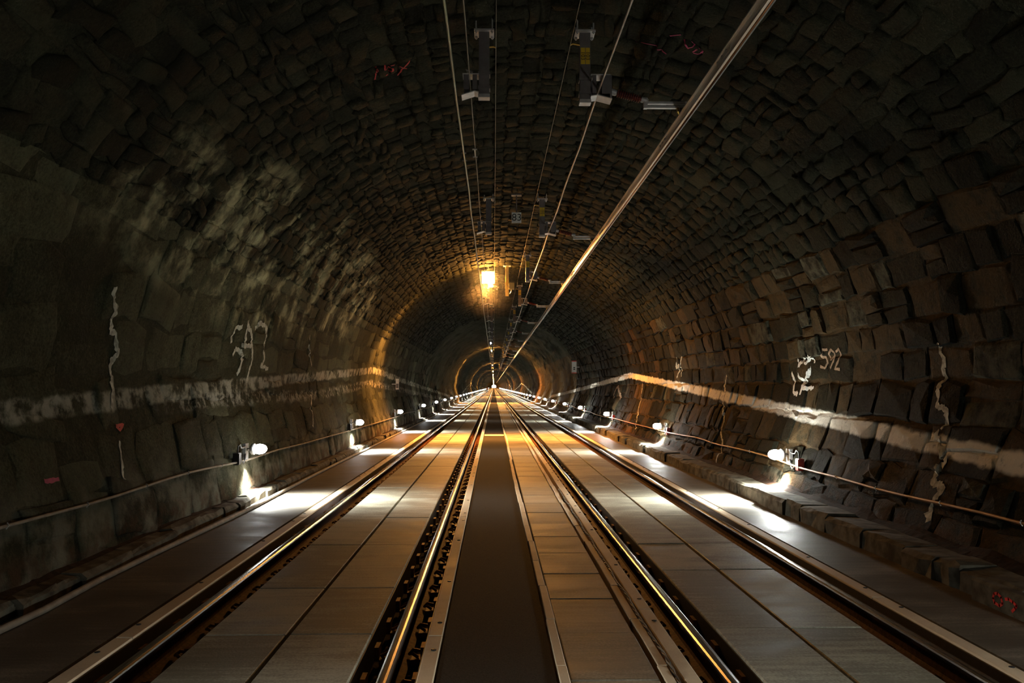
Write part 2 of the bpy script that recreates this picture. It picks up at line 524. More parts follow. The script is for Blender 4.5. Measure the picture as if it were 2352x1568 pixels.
def inward(x, z):
    k = int(np.argmin(np.hypot(FINE[:, 0] - x, FINE[:, 1] - z)))
    a, b = FINE[max(k - 2, 0)], FINE[min(k + 2, len(FINE) - 1)]
    d = (b - a) / np.hypot(*(b - a))
    return Vector((float(d[1]), 0, float(-d[0])))

def on_wall(p, lift=0.006):
    p = Vector(p)
    n = inward(p.x, p.z)
    hit = LINING.ray_cast(p + n * 0.5, -n, 1.0)
    return (hit[0] if hit[0] is not None else p) + n * lift, n

def resample(pts, step):
    out = []
    for a, b in zip(pts, pts[1:]):
        a, b = Vector(a), Vector(b)
        n = max(1, int((b - a).length / step))
        out += [a + (b - a) * (i / n) for i in range(n)]
    out.append(Vector(pts[-1]))
    return out

def brush(mb, pts, width, wob=0.0, seed=0):
    """a coat of paint or lime that lies on the stones along a line of points"""
    pts = resample(pts, 0.022)
    rows = []
    for i, p in enumerate(pts):
        t = (pts[min(i + 1, len(pts) - 1)] - pts[max(i - 1, 0)])
        if t.length < 1e-6:
            continue
        t.normalize()
        n = inward(p.x, p.z)
        sd = n.cross(t).normalized()
        w = width * (1 + wob * noise.noise(Vector((i * .23, seed, 1.7))) * 1.6)
        e0, e1 = (wob * 0.9 * noise.noise(Vector((i * .9, seed, q))) for q in (11.3, 17.9))
        sh = sd * (wob * width * noise.noise(Vector((i * .31, seed, 7.7))))
        rows.append([on_wall(p + sh + sd * (w * c))[0] for c in (-.5 + e0, (e0 + e1) / 2, .5 + e1)])
    vs = [q for r in rows for q in r]
    fs = []
    for i in range(len(rows) - 1):
        for c in range(2):
            a = i * 3 + c
            fs.append((a, a + 1, a + 4, a + 3))
    mb.add(vs, fs)

def marks(name, strokes, width, mat, parent, wob=0.15, label=None):
    mb = MB()
    for k, s in enumerate(strokes):
        brush(mb, s, width, wob, k * 3.1 + len(name))
    return mb.build(name, mat, parent, label=label)

# lime streaks that run down the joints
STREAKS = [
    (wall_left, .055, [(-3.633, 8.041, 2.545), (-3.661, 8.083, 2.423), (-3.688, 8.215, 2.308), (-3.699, 8.15, 2.259), (-3.728, 8.247, 2.138), (-3.736, 8.345, 2.101), (-3.763, 8.433, 1.931), (-3.768, 8.328, 1.797), (-3.772, 8.401, 1.69), (-3.778, 8.366, 1.538), (-3.751, 8.276, 1.389)]),
    (wall_left, .03, [(-3.618, 16.519, 2.607), (-3.677, 16.722, 2.357), (-3.755, 17.222, 2.021)]),
    (wall_left, .04, [(-3.764, 17.337, 1.437), (-3.684, 16.95, 1.132), (-3.596, 16.685, 0.794)]),
    (wall_left, .035, [(-3.667, 8.316, 1.067), (-3.613, 8.253, 0.859), (-3.571, 8.195, 0.696)]),
    (wall_right, .05, [(4.593, 16.243, 1.822), (4.585, 16.522, 1.626), (4.568, 16.254, 1.462), (4.504, 16.31, 1.264), (4.387, 15.819, 0.924), (4.317, 15.829, 0.765), (4.22, 15.318, 0.546), (4.065, 15.162, 0.193)]),
    (wall_right, .06, [(4.588, 8.471, 2.048), (4.597, 8.494, 1.937), (4.595, 8.413, 1.882), (4.591, 8.443, 1.78), (4.588, 8.409, 1.694), (4.585, 8.487, 1.626), (4.549, 8.417, 1.404), (4.529, 8.227, 1.341), (4.503, 8.214, 1.259), (4.473, 8.257, 1.165)]),
    (wall_right, .075, [(4.464, 8.336, 1.136), (4.36, 8.005, 0.864), (4.321, 8.089, 0.775), (4.284, 8.117, 0.691), (4.254, 7.882, 0.622), (4.21, 7.925, 0.522), (4.174, 7.938, 0.441), (4.117, 7.867, 0.31)]),
    (wall_right, .05, [(4.588, 25.83, 1.698), (4.493, 25.471, 1.229), (4.35, 25.125, 0.84), (4.139, 24.225, 0.361)]),
    (wall_right, .06, [(4.439, 33.851, 1.058), (4.282, 33.206, 0.686), (4.078, 31.904, 0.222)]),
]
for k, (par, w, pts) in enumerate(STREAKS):
    marks('lime_streak', [pts], w, M['lime'], par, 0.45, 'white lime streak')

# painted numbers and scrawls
marks('painted_number', [
    [(-3.652, 12.2, 2.463), (-3.664, 11.925, 2.413), (-3.69, 11.888, 2.298), (-3.712, 11.94, 2.206)],
    [(-3.752, 12.103, 2.033), (-3.728, 12.19, 2.138), (-3.735, 12.417, 2.107), (-3.761, 12.567, 1.987), (-3.766, 12.494, 1.848), (-3.77, 12.43, 1.76)],
    [(-3.627, 12.399, 2.57), (-3.65, 12.46, 2.47), (-3.674, 12.445, 2.369), (-3.709, 12.547, 2.22)],
    [(-3.645, 12.448, 2.494), (-3.664, 12.684, 2.409), (-3.706, 12.911, 2.23), (-3.756, 13.053, 2.016), (-3.768, 12.971, 1.806), (-3.774, 12.958, 1.651)],
    [(-3.714, 12.422, 2.199), (-3.708, 12.935, 2.224)],
    [(-3.649, 12.83, 2.475), (-3.625, 13.06, 2.578), (-3.632, 13.403, 2.55), (-3.658, 13.528, 2.437), (-3.687, 13.512, 2.314), (-3.751, 13.764, 2.039), (-3.763, 13.646, 1.926), (-3.765, 14.081, 1.881)],
], .07, M['paint_white'], wall_left, 0.3, 'large worn white painted figures')
marks('painted_number', [
    [(4.576, 11.335, 2.098), (4.574, 11.506, 2.105), (4.599, 11.603, 2.003), (4.6, 11.457, 1.998), (4.597, 11.424, 1.916), (4.594, 11.509, 1.848), (4.595, 11.66, 1.875)],
    [(4.6, 11.172, 2.0), (4.598, 11.283, 1.958), (4.593, 11.34, 2.029), (4.577, 11.224, 2.093), (4.587, 11.137, 2.055), (4.598, 11.17, 1.954), (4.594, 11.306, 1.844)],
    [(4.587, 11.083, 2.053), (4.577, 10.965, 2.092), (4.591, 10.931, 2.035), (4.597, 11.031, 1.927), (4.593, 11.148, 1.829), (4.593, 10.973, 1.825)],
], .036, M['paint_cream'], wall_right, 0.2, 'faded cream painted number 592')
marks('painted_mark', [
    [(4.593, 12.821, 1.813), (4.587, 12.668, 1.669), (4.581, 12.623, 1.516), (4.569, 12.386, 1.467)],
    [(4.593, 12.501, 1.82), (4.587, 12.287, 1.667), (4.57, 12.285, 1.468)],
    [(4.594, 12.034, 1.86), (4.589, 12.156, 1.715), (4.583, 12.281, 1.567), (4.583, 11.86, 1.58)],
    [(4.6, 12.546, 1.999), (4.596, 12.436, 1.907), (4.6, 12.238, 1.989), (4.596, 12.134, 1.911), (4.593, 12.021, 2.03), (4.6, 11.881, 2.001), (4.597, 11.878, 1.929)],
], .06, M['paint_bright'], wall_right, 0.4, 'smeared white painted scrawl')
marks('painted_mark', [
    [(4.523, 19.911, 2.317), (4.569, 20.308, 2.126), (4.594, 20.284, 1.839)],
    [(4.522, 20.553, 2.319), (4.587, 20.765, 2.054), (4.569, 20.398, 2.128), (4.592, 20.802, 1.803)],
], .06, M['paint_white'], wall_right, 0.5, 'faint white painted figures')
marks('painted_mark', [[(4.475, 31.267, 1.172), (4.585, 30.747, 1.631), (4.47, 29.269, 1.155)]], .12, M['paint_cream'], wall_right, 0.3, 'pale painted arrow')
marks('painted_number', [
    [(-1.301, 9.116, 5.099), (-1.294, 9.171, 5.101), (-1.354, 9.427, 5.081)],
    [(-1.105, 9.18, 5.163), (-1.201, 9.126, 5.132), (-1.221, 9.208, 5.125), (-1.133, 9.256, 5.154), (-1.141, 9.324, 5.151), (-1.23, 9.351, 5.122)],
    [(-1.062, 9.29, 5.178), (-0.991, 9.425, 5.201)],
    [(-0.93, 9.201, 5.221), (-1.035, 9.388, 5.187), (-1.108, 9.533, 5.162)],
], .02, M['paint_red'], ceiling, 0.2, 'red sprayed number')
marks('painted_mark', [
    [(1.508, 8.77, 5.294), (1.537, 8.746, 5.285)],
    [(1.577, 8.76, 5.271), (1.719, 8.76, 5.225), (1.864, 8.78, 5.177)],
    [(1.965, 8.434, 5.143), (2.034, 8.535, 5.121), (2.077, 8.444, 5.107), (2.032, 8.391, 5.121)],
    [(2.093, 8.59, 5.101), (2.123, 8.485, 5.091), (2.178, 8.485, 5.073), (2.173, 8.593, 5.075), (2.105, 8.603, 5.097)],
    [(1.815, 8.434, 5.193), (1.91, 8.348, 5.162)],
], .018, M['paint_pink'], ceiling, 0.3, 'pink sprayed scrawl')
marks('painted_mark', [[(-3.706, 8.346, 1.215), (-3.707, 8.516, 1.221), (-3.694, 8.409, 1.169), (-3.706, 8.346, 1.215)]], .035, M['paint_red'], wall_left, 0.2, 'small red painted triangle')
marks('painted_mark', [[(-3.607, 6.84, 0.835), (-3.605, 7.067, 0.828)]], .04, M['paint_pink'], wall_left, 0.3, 'faded pink painted dash')

# ------------------------------------------------------------------ floor
Y0 = -6.0
floor = MB().box(-3.9, 4.4, -30, FAR_END, -0.5, -0.2).build('floor', M['trench'], kind='structure')
MB().box(-3.75, -2.43, -30, FAR_END, -0.21, 0.0).build('walkway_paving', M['walk'], floor, label='brown-grey paving strip along the left ledge')
MB().box(2.99, 4.25, -30, FAR_END, -0.21, 0.0).build('walkway_paving', M['walk'], floor, label='paving strip along the right ledge')
MB().box(-0.313, 0.345, -30, FAR_END, -0.21, -0.006).build('asphalt_strip', M['asphalt'], floor, label='dark asphalt strip between the tracks')
MB().box(-0.3, 0.34, 27.2, 28.0, -0.1, -0.003).build('concrete_patch', M['kerb'], floor, label='pale cross patch in the asphalt')

def slab_run(name, x0, x1, ys, mat, seed, dz=0.004):
    rnd = random.Random(seed)
    for a, b in zip(ys, ys[1:]):
        g = 0.007
        t = rnd.uniform(-dz, dz)
        MB().box(x0, x1, a + g, b - g, -0.21, t, 0.006).build(name, mat, floor)

def joints(first, steps, end):
    ys, k = [first], 0
    while ys[-1] < end:
        ys.append(ys[-1] + steps[k % len(steps)])
        k += 1
    return ys

left_ys = joints(5.46 - 1.75 - 6.56, [1.77, 1.24, 1.8, 1.75], 60)
left_ys = [y + (5.46 - min(left_ys, key=lambda q: abs(q - 5.46))) for y in left_ys]
right_ys = joints(5.55 - 1.75 - 6.56, [1.75, 1.75, 1.2, 1.8], 60)
right_ys = [y + (5.55 - min(right_ys, key=lambda q: abs(q - 5.55))) for y in right_ys]
SLABS = [(-1.852, -1.335, left_ys, 1), (-1.307, -0.785, left_ys, 2), (1.467, 1.945, right_ys, 3), (1.971, 2.446, right_ys, 4)]
far = MB()
for x0, x1, ys, sd in SLABS:
    slab_run('concrete_slab', x0, x1, ys, M['slab'], sd)
    far.box(x0, x1, ys[-1] + .01, FAR_END, -0.21, 0.0)
mid_ys = joints(0.3, [0.87, 0.83, 0.88], 34)
slab_run('concrete_slab', 0.422, 0.905, mid_ys, M['slab_mid'], 5, 0.003)
far.box(0.422, 0.905, mid_ys[-1] + .01, FAR_END, -0.21, 0.0)
far.build('distant_slabs', M['slab'], floor, kind='stuff')

hole_disc_me = MB().lathe([(0, .017), (.004, .017), (.006, .012)], (0, 0, 0), (0, 0, 1), 10).mesh('bolt_hole_disc', M['dark'])  # dark discs set on the kerbs in place of shaded bolt holes
far = MB()
LONG = [(-2.40, -2.285, 0.55), (-0.418, -0.325, 0.6), (1.035, 1.128, 0.6), (2.862, 2.966, 0.55)]
for n, (x0, x1, ph) in enumerate(LONG):
    y = 5.41 - 4.87 * 2 + (0.0 if n == 1 else 0.3 * n)
    while y < 58:
        k = MB().box(x0, x1, y + .006, y + 4.864, -0.2, 0.003, 0.006).build('kerb_stone', M['kerb'], floor)
        if y + 4.87 > 3:
            for q in (.29, 1.48, 3.3, 4.58):
                o = bpy.data.objects.new('bolt_hole_disc', hole_disc_me)
                o.location = (x0 + (x1 - x0) * (0.62 if n in (1, 2) else (0.25 if n == 0 else 0.75)), y + q, 0.002)
                link(o, k)
        y += 4.87
    far.box(x0, x1, y + .006, FAR_END, -0.2, 0.003)
# dark strips added as shade down both sides of every rail trench
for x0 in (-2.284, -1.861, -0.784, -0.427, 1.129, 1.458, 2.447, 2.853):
    MB().prism([(x0, -.2), (x0 + .008, -.2), (x0 + .008, -.014), (x0, -.014)], [-8.0] + list(np.arange(0, 60, 3.0)) + [60.0, 120.0, 300.0]).build('trench_shade_strip', M['dark'], floor)
rnd = random.Random(77)
for x0, x1 in ((0.352, 0.408), (0.925, 0.981)):
    y = 2.9
    while y < 34:
        j = rnd.uniform(-.006, .006) + 0.012 * math.sin(y * 0.33)
        MB().box(x0 + j, x1 + j, y + .004, y + .95, -0.2, 0.006 + rnd.uniform(-.002, .003), 0.004).build('kerb_stone', M['kerb'], floor)
        y += 0.955
    far.box(x0, x1, y, FAR_END, -0.2, 0.004)
far.build('distant_kerbs', M['kerb'], floor, kind='stuff')

# ledges of rough stone at the foot of both walls
def ledge(name, x_in, x_out, z_top, sgn, seed):
    rnd = random.Random(seed)
    root = MB().prism([(x_in + sgn * .07, -.1), (x_out, -.1), (x_out, z_top - .05), (x_in + sgn * .07, z_top - .05)][::(-1 if sgn > 0 else 1)], [-30, FAR_END]).build(name, M['ledge'], kind='structure')
    y = 1.5
    while y < 46:
        l = rnd.uniform(.35, 1.1)
        zt = z_top + rnd.uniform(-.012, .01)
        inn = x_in + sgn * rnd.uniform(-.02, .06)
        vs = []
        for k in range(4):
            yy = y + .01 + (l - .02) * k / 3
            e = [rnd.uniform(-.014, .014) for _ in range(8)]
            vs += [(inn + e[0], yy, -.06), (inn + e[1], yy, zt - .035 + e[2]), (inn + sgn * .035 + e[3], yy, zt + e[4]), (x_out - sgn * .12, yy, zt + e[5] * .6), (x_out, yy, -.06)]
        fs = []
        for k in range(3):
            for i in range(5):
                j = (i + 1) % 5
                q = (k * 5 + i, k * 5 + j, k * 5 + 5 + j, k * 5 + 5 + i)
                fs.append(q if sgn < 0 else q[::-1])
        fs += [(0, 1, 2, 3, 4), (19, 18, 17, 16, 15)] if sgn > 0 else [(4, 3, 2, 1, 0), (15, 16, 17, 18, 19)]
        MB().add(vs, fs).build('ledge_stone', M['ledge'], root)
        y += l
    mb = MB()
    ys = list(np.arange(1.5, 60, .22))
    vs = []
    for i, yy in enumerate(ys):
        w = .05 + .04 * noise.noise(Vector((yy * .8, seed, 0)))
        hgt = .012 + .03 * max(0, noise.noise(Vector((yy * 1.7, seed, 4))) + .3)
        xo = x_out
        vs += [(xo - sgn * (w + .09), yy, z_top - .02), (xo - sgn * w * .6, yy, z_top + hgt), (xo, yy, z_top + hgt * 2.2), (xo, yy, z_top - .05)]
    fs = []
    for i in range(len(ys) - 1):
        for c in range(3):
            a = i * 4 + c
            fs.append((a, a + 1, a + 5, a + 4))
    mb.add(vs, fs).build('dirt', M['dirt'], root, kind='stuff')
    return root

trim_left = ledge('trim_left', -3.25, -3.56, 0.115, -1, 5)
trim_right = ledge('trim_right', 3.62, 4.08, 0.185, 1, 9)

mb = MB()
def flat_stroke(mb, pts, w, x):
    for a, b in zip(pts, pts[1:]):
        a, b = Vector(a), Vector(b)
        d = (b - a).normalized()
        n = Vector((-d.y, d.x)) * w / 2
        e = d * w * .3
        q = [a - e + n, a - e - n, b + e - n, b + e + n]
        mb.add([(x, p.x, p.y) for p in q], [(0, 1, 2, 3)])
flat_stroke(mb, [(5.961, .110), (5.976, .075), (5.956, .048), (5.90, .04), (5.864, .065), (5.879, .105), (5.921, .122), (5.961, .11)], .021, 3.585)
flat_stroke(mb, [(5.828, .105), (5.794, .115), (5.745, .105), (5.705, .09), (5.722, .07), (5.757, .04)], .021, 3.585)
MB().box(3.588, 3.70, 5.4, 6.25, -0.05, 0.165, 0.02).build('ledge_stone', M['ledge'], trim_right)
mb.build('painted_number', M['paint_fresh_red'], trim_right, label='red painted number 07')

# ------------------------------------------------------------------ rails
LONG_YS = [-29.0, -12.0] + list(np.arange(0, 60, 1.5)) + list(np.arange(60, 200, 7.0)) + list(np.arange(200, FAR_END - 5, 40.0))
def rail(xc, label):
    body = [(-.07, -.17), (.07, -.17), (.07, -.158), (.018, -.142), (.009, -.125), (.009, -.05), (.03, -.038), (-.03, -.038), (-.009, -.05), (-.009, -.125), (-.018, -.142), (-.07, -.158)]
    head = [(-.034, -.037), (.034, -.037), (.036, -.012), (.033, -.002), (.022, .005), (.008, .007), (-.008, .007), (-.022, .005), (-.033, -.002), (-.036, -.012)]
    ys = LONG_YS
    r = MB().prism([(x + xc, z) for x, z in body], ys).build('rail', M['rust'], label=label, category='rail', group='steel running rails')
    me = MB().prism([(x + xc, z) for x, z in head], ys).mesh('rail_head', M['rail'])
    link(bpy.data.objects.new('rail_head', me), r, label='polished running surface')
    for sd in (-1, 1):
        y = 2.6
        while y < 36:
            o = bpy.data.objects.new('rail_clip', clip_me)
            o.location = (xc + sd * .078, y, -.165)
            o.rotation_euler = (0, 0, 0 if sd > 0 else math.pi)
            link(o, r)
            y += 0.58
    return r
c = MB().box(-.035, .055, -.055, .055, -.03, .006)
c.tube([(.04, -.05, .02), (.0, -.045, .045), (-.02, -.01, .03), (.0, .03, .045), (.045, .05, .03)], .011, 6)
c.box(.055, .085, -.06, .06, .0, .085)
clip_me = c.mesh('rail_clip', M['clip'])
rail(-2.105, 'leftmost rail of the left track, in its dark trench')
rail(-0.601, 'right rail of the left track, with a gold streak, left of the asphalt')
rail(1.300, 'left rail of the right track, beside the twisted cable')
rail(2.697, 'rightmost rail, with white lamp glints, along the right walkway')

# ------------------------------------------------------------------ cables on the floor and walls
def wavy(pts, end, step, ax, amp, seed):
    """carries a line of points on to y = end with a loose wave"""
    out = list(pts)
    y = pts[-1][1]
    x, z = pts[-1][0], pts[-1][2]
    while y < end:
        y += step
        out.append((x + amp * noise.noise(Vector((y * .21, seed, 0))) * ax[0], y, z + amp * noise.noise(Vector((y * .17, seed, 5))) * ax[1]))
    return out

hose = wavy([(-3.16, -2, .028), (-3.17, 3, .028), (-3.172, 5.5, .028), (-3.153, 5.98, .028), (-3.193, 6.9, .028), (-3.185, 8.1, .028), (-3.14, 10.0, .028), (-3.13, 11.1, .028), (-3.18, 14.3, .028), (-3.2, 18.5, .028), (-3.18, 20.6, .028), (-3.2, 25.7, .028), (-3.19, 31, .028)], 200, 3.0, (1, 0), .08, 3)
MB().tube(hose, .026, 8).build('floor_cable', M['grey_hose'], smooth=True, label='thick dusty grey cable lying along the foot of the left ledge', category='cable')

tw = [(1.007 + .006 * math.sin(y * 5.2) , y, 0.004 + .005 * math.sin(y * 8)) for y in np.arange(3.6, 13, .06)]
root = empty('twisted_cable', (1.007, 8, 0), label='thin twisted two-strand cable lying in the joint beside the right track kerb', category='cable')
for ph, mt in ((0, M['dark']), (math.pi, M['grey_hose'])):
    MB().tube([(x - 1.007 + .007 * math.cos(y * 22 + ph), y - 8, z + .007 * math.sin(y * 22 + ph)) for x, y, z in tw], .006, 5).build('strand', mt, root, smooth=True)

def wall_cable(pts, mat, label, sgn, end):
    pts = wavy(pts, end, 2.2, (.0, 1.0), .14, 8 * sgn)
    pts = [on_wall(p, .035)[0] if p[1] < 60 else Vector(p) + inward(p[0], p[2]) * .12 for p in resample(pts, .45)]
    sm = [pts[0]] + [(pts[i - 1] + pts[i] * 2 + pts[i + 1]) / 4 for i in range(1, len(pts) - 1)] + [pts[-1]]
    sm = [p + inward(p.x, p.z) * .02 for p in sm]
    o = MB().tube(sm, .014, 7).build('wall_cable', mat, smooth=True, label=label, category='cable')
    y = 4.0
    for p in sm:
        if p.y > y and p.y < 40:
            n = inward(p.x, p.z)
            m = MB().tube([p - n * .07 + Vector((0, 0, .0)), p + n * .012], .006, 5)
            m.tube([p + Vector((0, -.006, -.022)), p + n * .018, p + Vector((0, .006, .022))], .005, 5)
            m.build('cable_clip', M['galv'], o)
            y = p.y + rnd.uniform(.75, 1.1)
    return sm

cable_r = wall_cable([(4.19, 2, .50), (4.199, 6.5, .50), (4.2, 7.0, .50), (4.197, 7.7, .493), (4.188, 8.4, .473), (4.186, 9.0, .468), (4.186, 9.5, .468), (4.197, 10.0, .494), (4.186, 10.6, .467), (4.189, 11.3, .476), (4.21, 12.8, .522), (4.206, 14.1, .514), (4.198, 15.8, .496), (4.216, 16.6, .536), (4.203, 18, .508), (4.191, 20.2, .48)], M['orange_cable'], 'orange-lit cable clipped along the right wall, dipping between the lamps', 1, 180)
cable_l = wall_cable([(-3.54, 2, .58), (-3.541, 6.1, .582), (-3.541, 6.6, .582), (-3.536, 7.3, .561), (-3.541, 8.5, .582), (-3.548, 9.7, .6), (-3.529, 11.9, .54), (-3.537, 13.3, .566), (-3.531, 15.3, .541), (-3.525, 21.2, .519), (-3.523, 23.8, .512), (-3.523, 30.9, .513)], M['grey_hose'], 'dull brown cable clipped along the left wall between the lamps', -1, 180)

# ------------------------------------------------------------------ white wall lamps
lamp_parts = {}
lamp_parts['back_plate'] = MB().box(.17, .215, -.07, .07, -.13, .09, .0).mesh('back_plate', M['galv'])
lamp_parts['arm'] = MB().tube([(.19, 0, .0), (.15, 0, .01), (.12, 0, .01)], .02, 8).mesh('arm', M['galv'], True)
lamp_parts['housing'] = MB().lathe([(.06, .07), (.065, .082), (.10, .080), (.125, .05), (.13, .01)], (0, 0, .01), (1, 0, 0), 16).mesh('housing', M['galv'], True)
lamp_parts['glass'] = MB().ellipsoid((-.01, 0, .01), (.10, .12, .072)).mesh('glass', M['led'], True)
glass_l = MB().ellipsoid((-.01, 0, .01), (.10, .12, .072)).mesh('glass', M['led_shaded'], True)
box_l = MB().box(.14, .215, -.5, -.39, -.17, -.01, .0).mesh('junction_box', M['dark'])  # black stands in for the shade on the unlit left boxes
lid_l = MB().box(.13, .142, -.495, -.395, -.163, -.017, .0).mesh('lid', M['dark'])
box_r = MB().box(.14, .215, -.5, -.39, -.17, -.01, .0).mesh('junction_box', M['red_box'])
lid_r = MB().box(.13, .142, -.495, -.395, -.163, -.017, .0).mesh('lid', M['red_box'])
conduit = MB().tube([(.165, -.395, -.05), (.155, -.32, -.12), (.15, -.22, -.17), (.16, -.12, -.12), (.175, -.06, -.05)], .011, 6).mesh('conduit', M['dark'], True)
loop = MB().tube([(.17, -.44, -.01), (.165, -.43, .08), (.16, -.36, .10), (.165, -.30, .05), (.175, -.2, .04), (.18, -.07, .05)], .009, 6).mesh('conduit', M['dark'], True)
spot_data = bpy.data.lights.new('lamp_beam', 'SPOT')
spot_data.energy = LED_SPOT
spot_data.color = (0.95, 0.97, 0.90)
spot_data.spot_size = math.radians(152)
spot_data.spot_blend = 0.85
spot_data.shadow_soft_size = 0.03

ORD = ['nearest', 'second', 'third', 'fourth', 'fifth', 'sixth', 'seventh', 'eighth', 'ninth', 'tenth', 'eleventh', 'twelfth', 'thirteenth', 'fourteenth', 'fifteenth', 'sixteenth', 'seventeenth', 'eighteenth', 'nineteenth', 'twentieth']
def wall_lamp(side, k, y):
    sg = 1 if side == 'right' else -1
    x = 4.0 if sg > 0 else -3.32
    z = .62 if sg > 0 else .70
    if 0 <= k < 20:
        lb = f'{ORD[k]} white wall lamp along the {side} wall, ' + ('over a bright pool of light' if k < 8 else 'a small point of light')
        if k == 0:
            lb = 'nearest white wall lamp on the right wall, with a red junction box' if sg > 0 else 'nearest white wall lamp on the left wall, over a glaring white column of rock'
    else:
        lb = f'tiny distant white lamp in the row along the {side} wall'
    t = empty('wall_lamp', (x, y, z), label=lb, category='lamp', group=f'white lamps along the {side} wall')
    for nm, me in lamp_parts.items():
        o = bpy.data.objects.new(nm, glass_l if nm == 'glass' and sg < 0 else me)
        o.scale = (sg, 1, 1)
        link(o, t)
    if k < 14:
        for nm, me in (('junction_box', box_r if sg > 0 else box_l), ('conduit', conduit), ('conduit', loop)):
            o = bpy.data.objects.new(nm, me)
            o.scale = (sg, 1, 1)
            link(o, t)
            if nm == 'junction_box':
                o['label'] = 'red junction box' if sg > 0 else 'junction box coloured dark for its unlit side'
                l = bpy.data.objects.new('lid', lid_r if sg > 0 else lid_l)
                link(l, o)
    s = bpy.data.objects.new('lamp_beam', spot_data)
    d = Vector((-sg * math.sin(math.radians(24)), 0, -math.cos(math.radians(24))))
    zax = -d
    yax = Vector((0, 1, 0))
    xax = yax.cross(zax)
    m = Matrix((xax, yax, zax)).transposed().to_4x4()
    m.translation = Vector((-sg * .02, 0, -.075))
    s.matrix_local = m @ Matrix.Diagonal((1.0, 0.50, 1.0, 1))
    link(s, t)
    return t

right_lamps = [11.75, 20.3, 29.4, 38.3, 46.8, 56.0]
left_lamps = [11.9, 20.7, 29.6, 39.4, 48.2, 56.6]
for row, side in ((right_lamps, 'right'), (left_lamps, 'left')):
    while row[-1] < 560:
        row.append(row[-1] + 8.85)
    for k, y in enumerate(row):
        wall_lamp(side, k, y)
for k, y in enumerate((2.9, -6.0)):
    for side in ('right', 'left'):
        t = wall_lamp(side, 20, y)
        t['label'] = f'{ORD[k]} white wall lamp behind the viewer on the {side} wall'

# ------------------------------------------------------------------ orange lamps under the vault
beam_o = bpy.data.lights.new('orange_beam', 'SPOT')
beam_o.energy = ORANGE_SPOT
beam_o.color = (1.0, 0.38, 0.075)
beam_o.spot_size = math.radians(168)
beam_o.spot_blend = 0.3
beam_o.shadow_soft_size = 0.10
flood_o = bpy.data.lights.new('orange_spill', 'SPOT')
flood_o.spot_size = math.radians(112)
flood_o.spot_blend = 0.6
flood_o.energy = ORANGE_FLOOD
flood_o.color = (1.0, 0.42, 0.09)
flood_o.shadow_soft_size = 0.16
globe_o = bpy.data.lights.new('orange_globe', 'POINT')
globe_o.energy = ORANGE_GLOBE
globe_o.color = (1.0, 0.40, 0.07)
globe_o.shadow_soft_size = 0.10
far_flood, far_beam = flood_o.copy(), beam_o.copy()
far_flood.energy, far_beam.energy = flood_o.energy * 2.6, beam_o.energy * 1.5   # distant lights boosted to brighten the far floor
def vault_lamp(y, label, q=1.0):
    t = empty('vault_lamp', (-.18, y, 5.12), label=label, category='lamp', group='orange lamps under the vault')
    MB().box(-.05, .05, -.2, .2, .16, .20).build('bracket', M['galv'], t)
    for yy in (-.15, .15):
        MB().tube([(0, yy, .18), (0, yy, .36)], .012, 6).build('hanger', M['galv'], t)
    MB().box(-.21, .21, -.24, .24, .12, .17, .02).build('housing', M['dark'], t)
    MB().box(-.20 * q, .20 * q, -.2, .2, .12 - .32 * q, .12).build('glass', M['orange_glass'], t)
    MB().box(-.0, .14 * q, -.12, .05, .12 - .46 * q, .12 - .32 * q).build('lower_glass', M['orange_glass'], t)
    s = bpy.data.objects.new('orange_beam', beam_o if q == 1 else far_beam)
    s.matrix_local = Matrix.Translation((-.09, 0, -.22)) @ Matrix.Diagonal((1, .12, 1, 1))
    link(s, t)
    s = bpy.data.objects.new('orange_spill', flood_o if q == 1 else far_flood)
    s.matrix_local = Matrix.Translation((0, -.34, -.22)) @ Vector((.34, -.60, -.74)).to_track_quat('-Z', 'Y').to_matrix().to_4x4()
    link(s, t)
    s = bpy.data.objects.new('orange_globe', globe_o)
    s.location = (0, -.27, .0)
    link(s, t)
OY = [26.5, 82, 137, 192, 247, 302, 357, 412, 467, 522, 577, 632, 690, 750, 820, 900, 1000, 1100, 1220, 1350, 1480]
for k, y in enumerate(OY):
    vault_lamp(y, (['nearest glaring orange lamp hanging under the vault', 'second orange lamp under the vault, lighting the second arch', 'third orange lamp under the vault, below the round white light', 'fourth orange lamp under the vault, a small spark'] + [None] * 20)[k] or 'distant orange lamp under the vault near the vanishing point', 1.0 if k == 0 else 0.5)
t = vault_lamp(-28.5, 'orange lamp under the vault behind the viewer')

def signal(y, z, x, label):
    t = empty('signal_lamp', (x, y, z), label=label, category='lamp')
    MB().lathe([(0, .10), (.22, .10), (.25, .06)], (0, .02, 0), (0, 1, 0), 14).build('housing', M['dark'], t)
    MB().ellipsoid((0, 0, 0), (.085, .04, .085)).build('glass', M['signal_glass'], t, smooth=True)
    MB().tube([(0, .12, .08), (0, .12, 5.42 - z)], .02, 6).build('hanger', M['galv'], t)
signal(66, 5.05, -.25, 'small round white light under the vault below the orange lamp')
signal(250, 5.0, -.25, 'tiny far white light just above the vanishing point')

# ------------------------------------------------------------------ overhead line supports
def label_text(txt, size, parent, loc, rot, mat, name='number'):
    cu = bpy.data.curves.new(name, 'FONT')
    cu.body = txt
    cu.size = size
    cu.align_x = 'CENTER'
    cu.align_y = 'CENTER'
    cu.extrude = 0.0008
    cu.materials.append(mat)
    o = bpy.data.objects.new(name, cu)
    dg = bpy.context.evaluated_depsgraph_get()
    COL.objects.link(o)
    me = bpy.data.meshes.new_from_object(o.evaluated_get(dg))
    bpy.data.objects.remove(o)
    o = bpy.data.objects.new(name, me)
    o.location = loc
    o.rotation_euler = rot
    return link(o, parent)

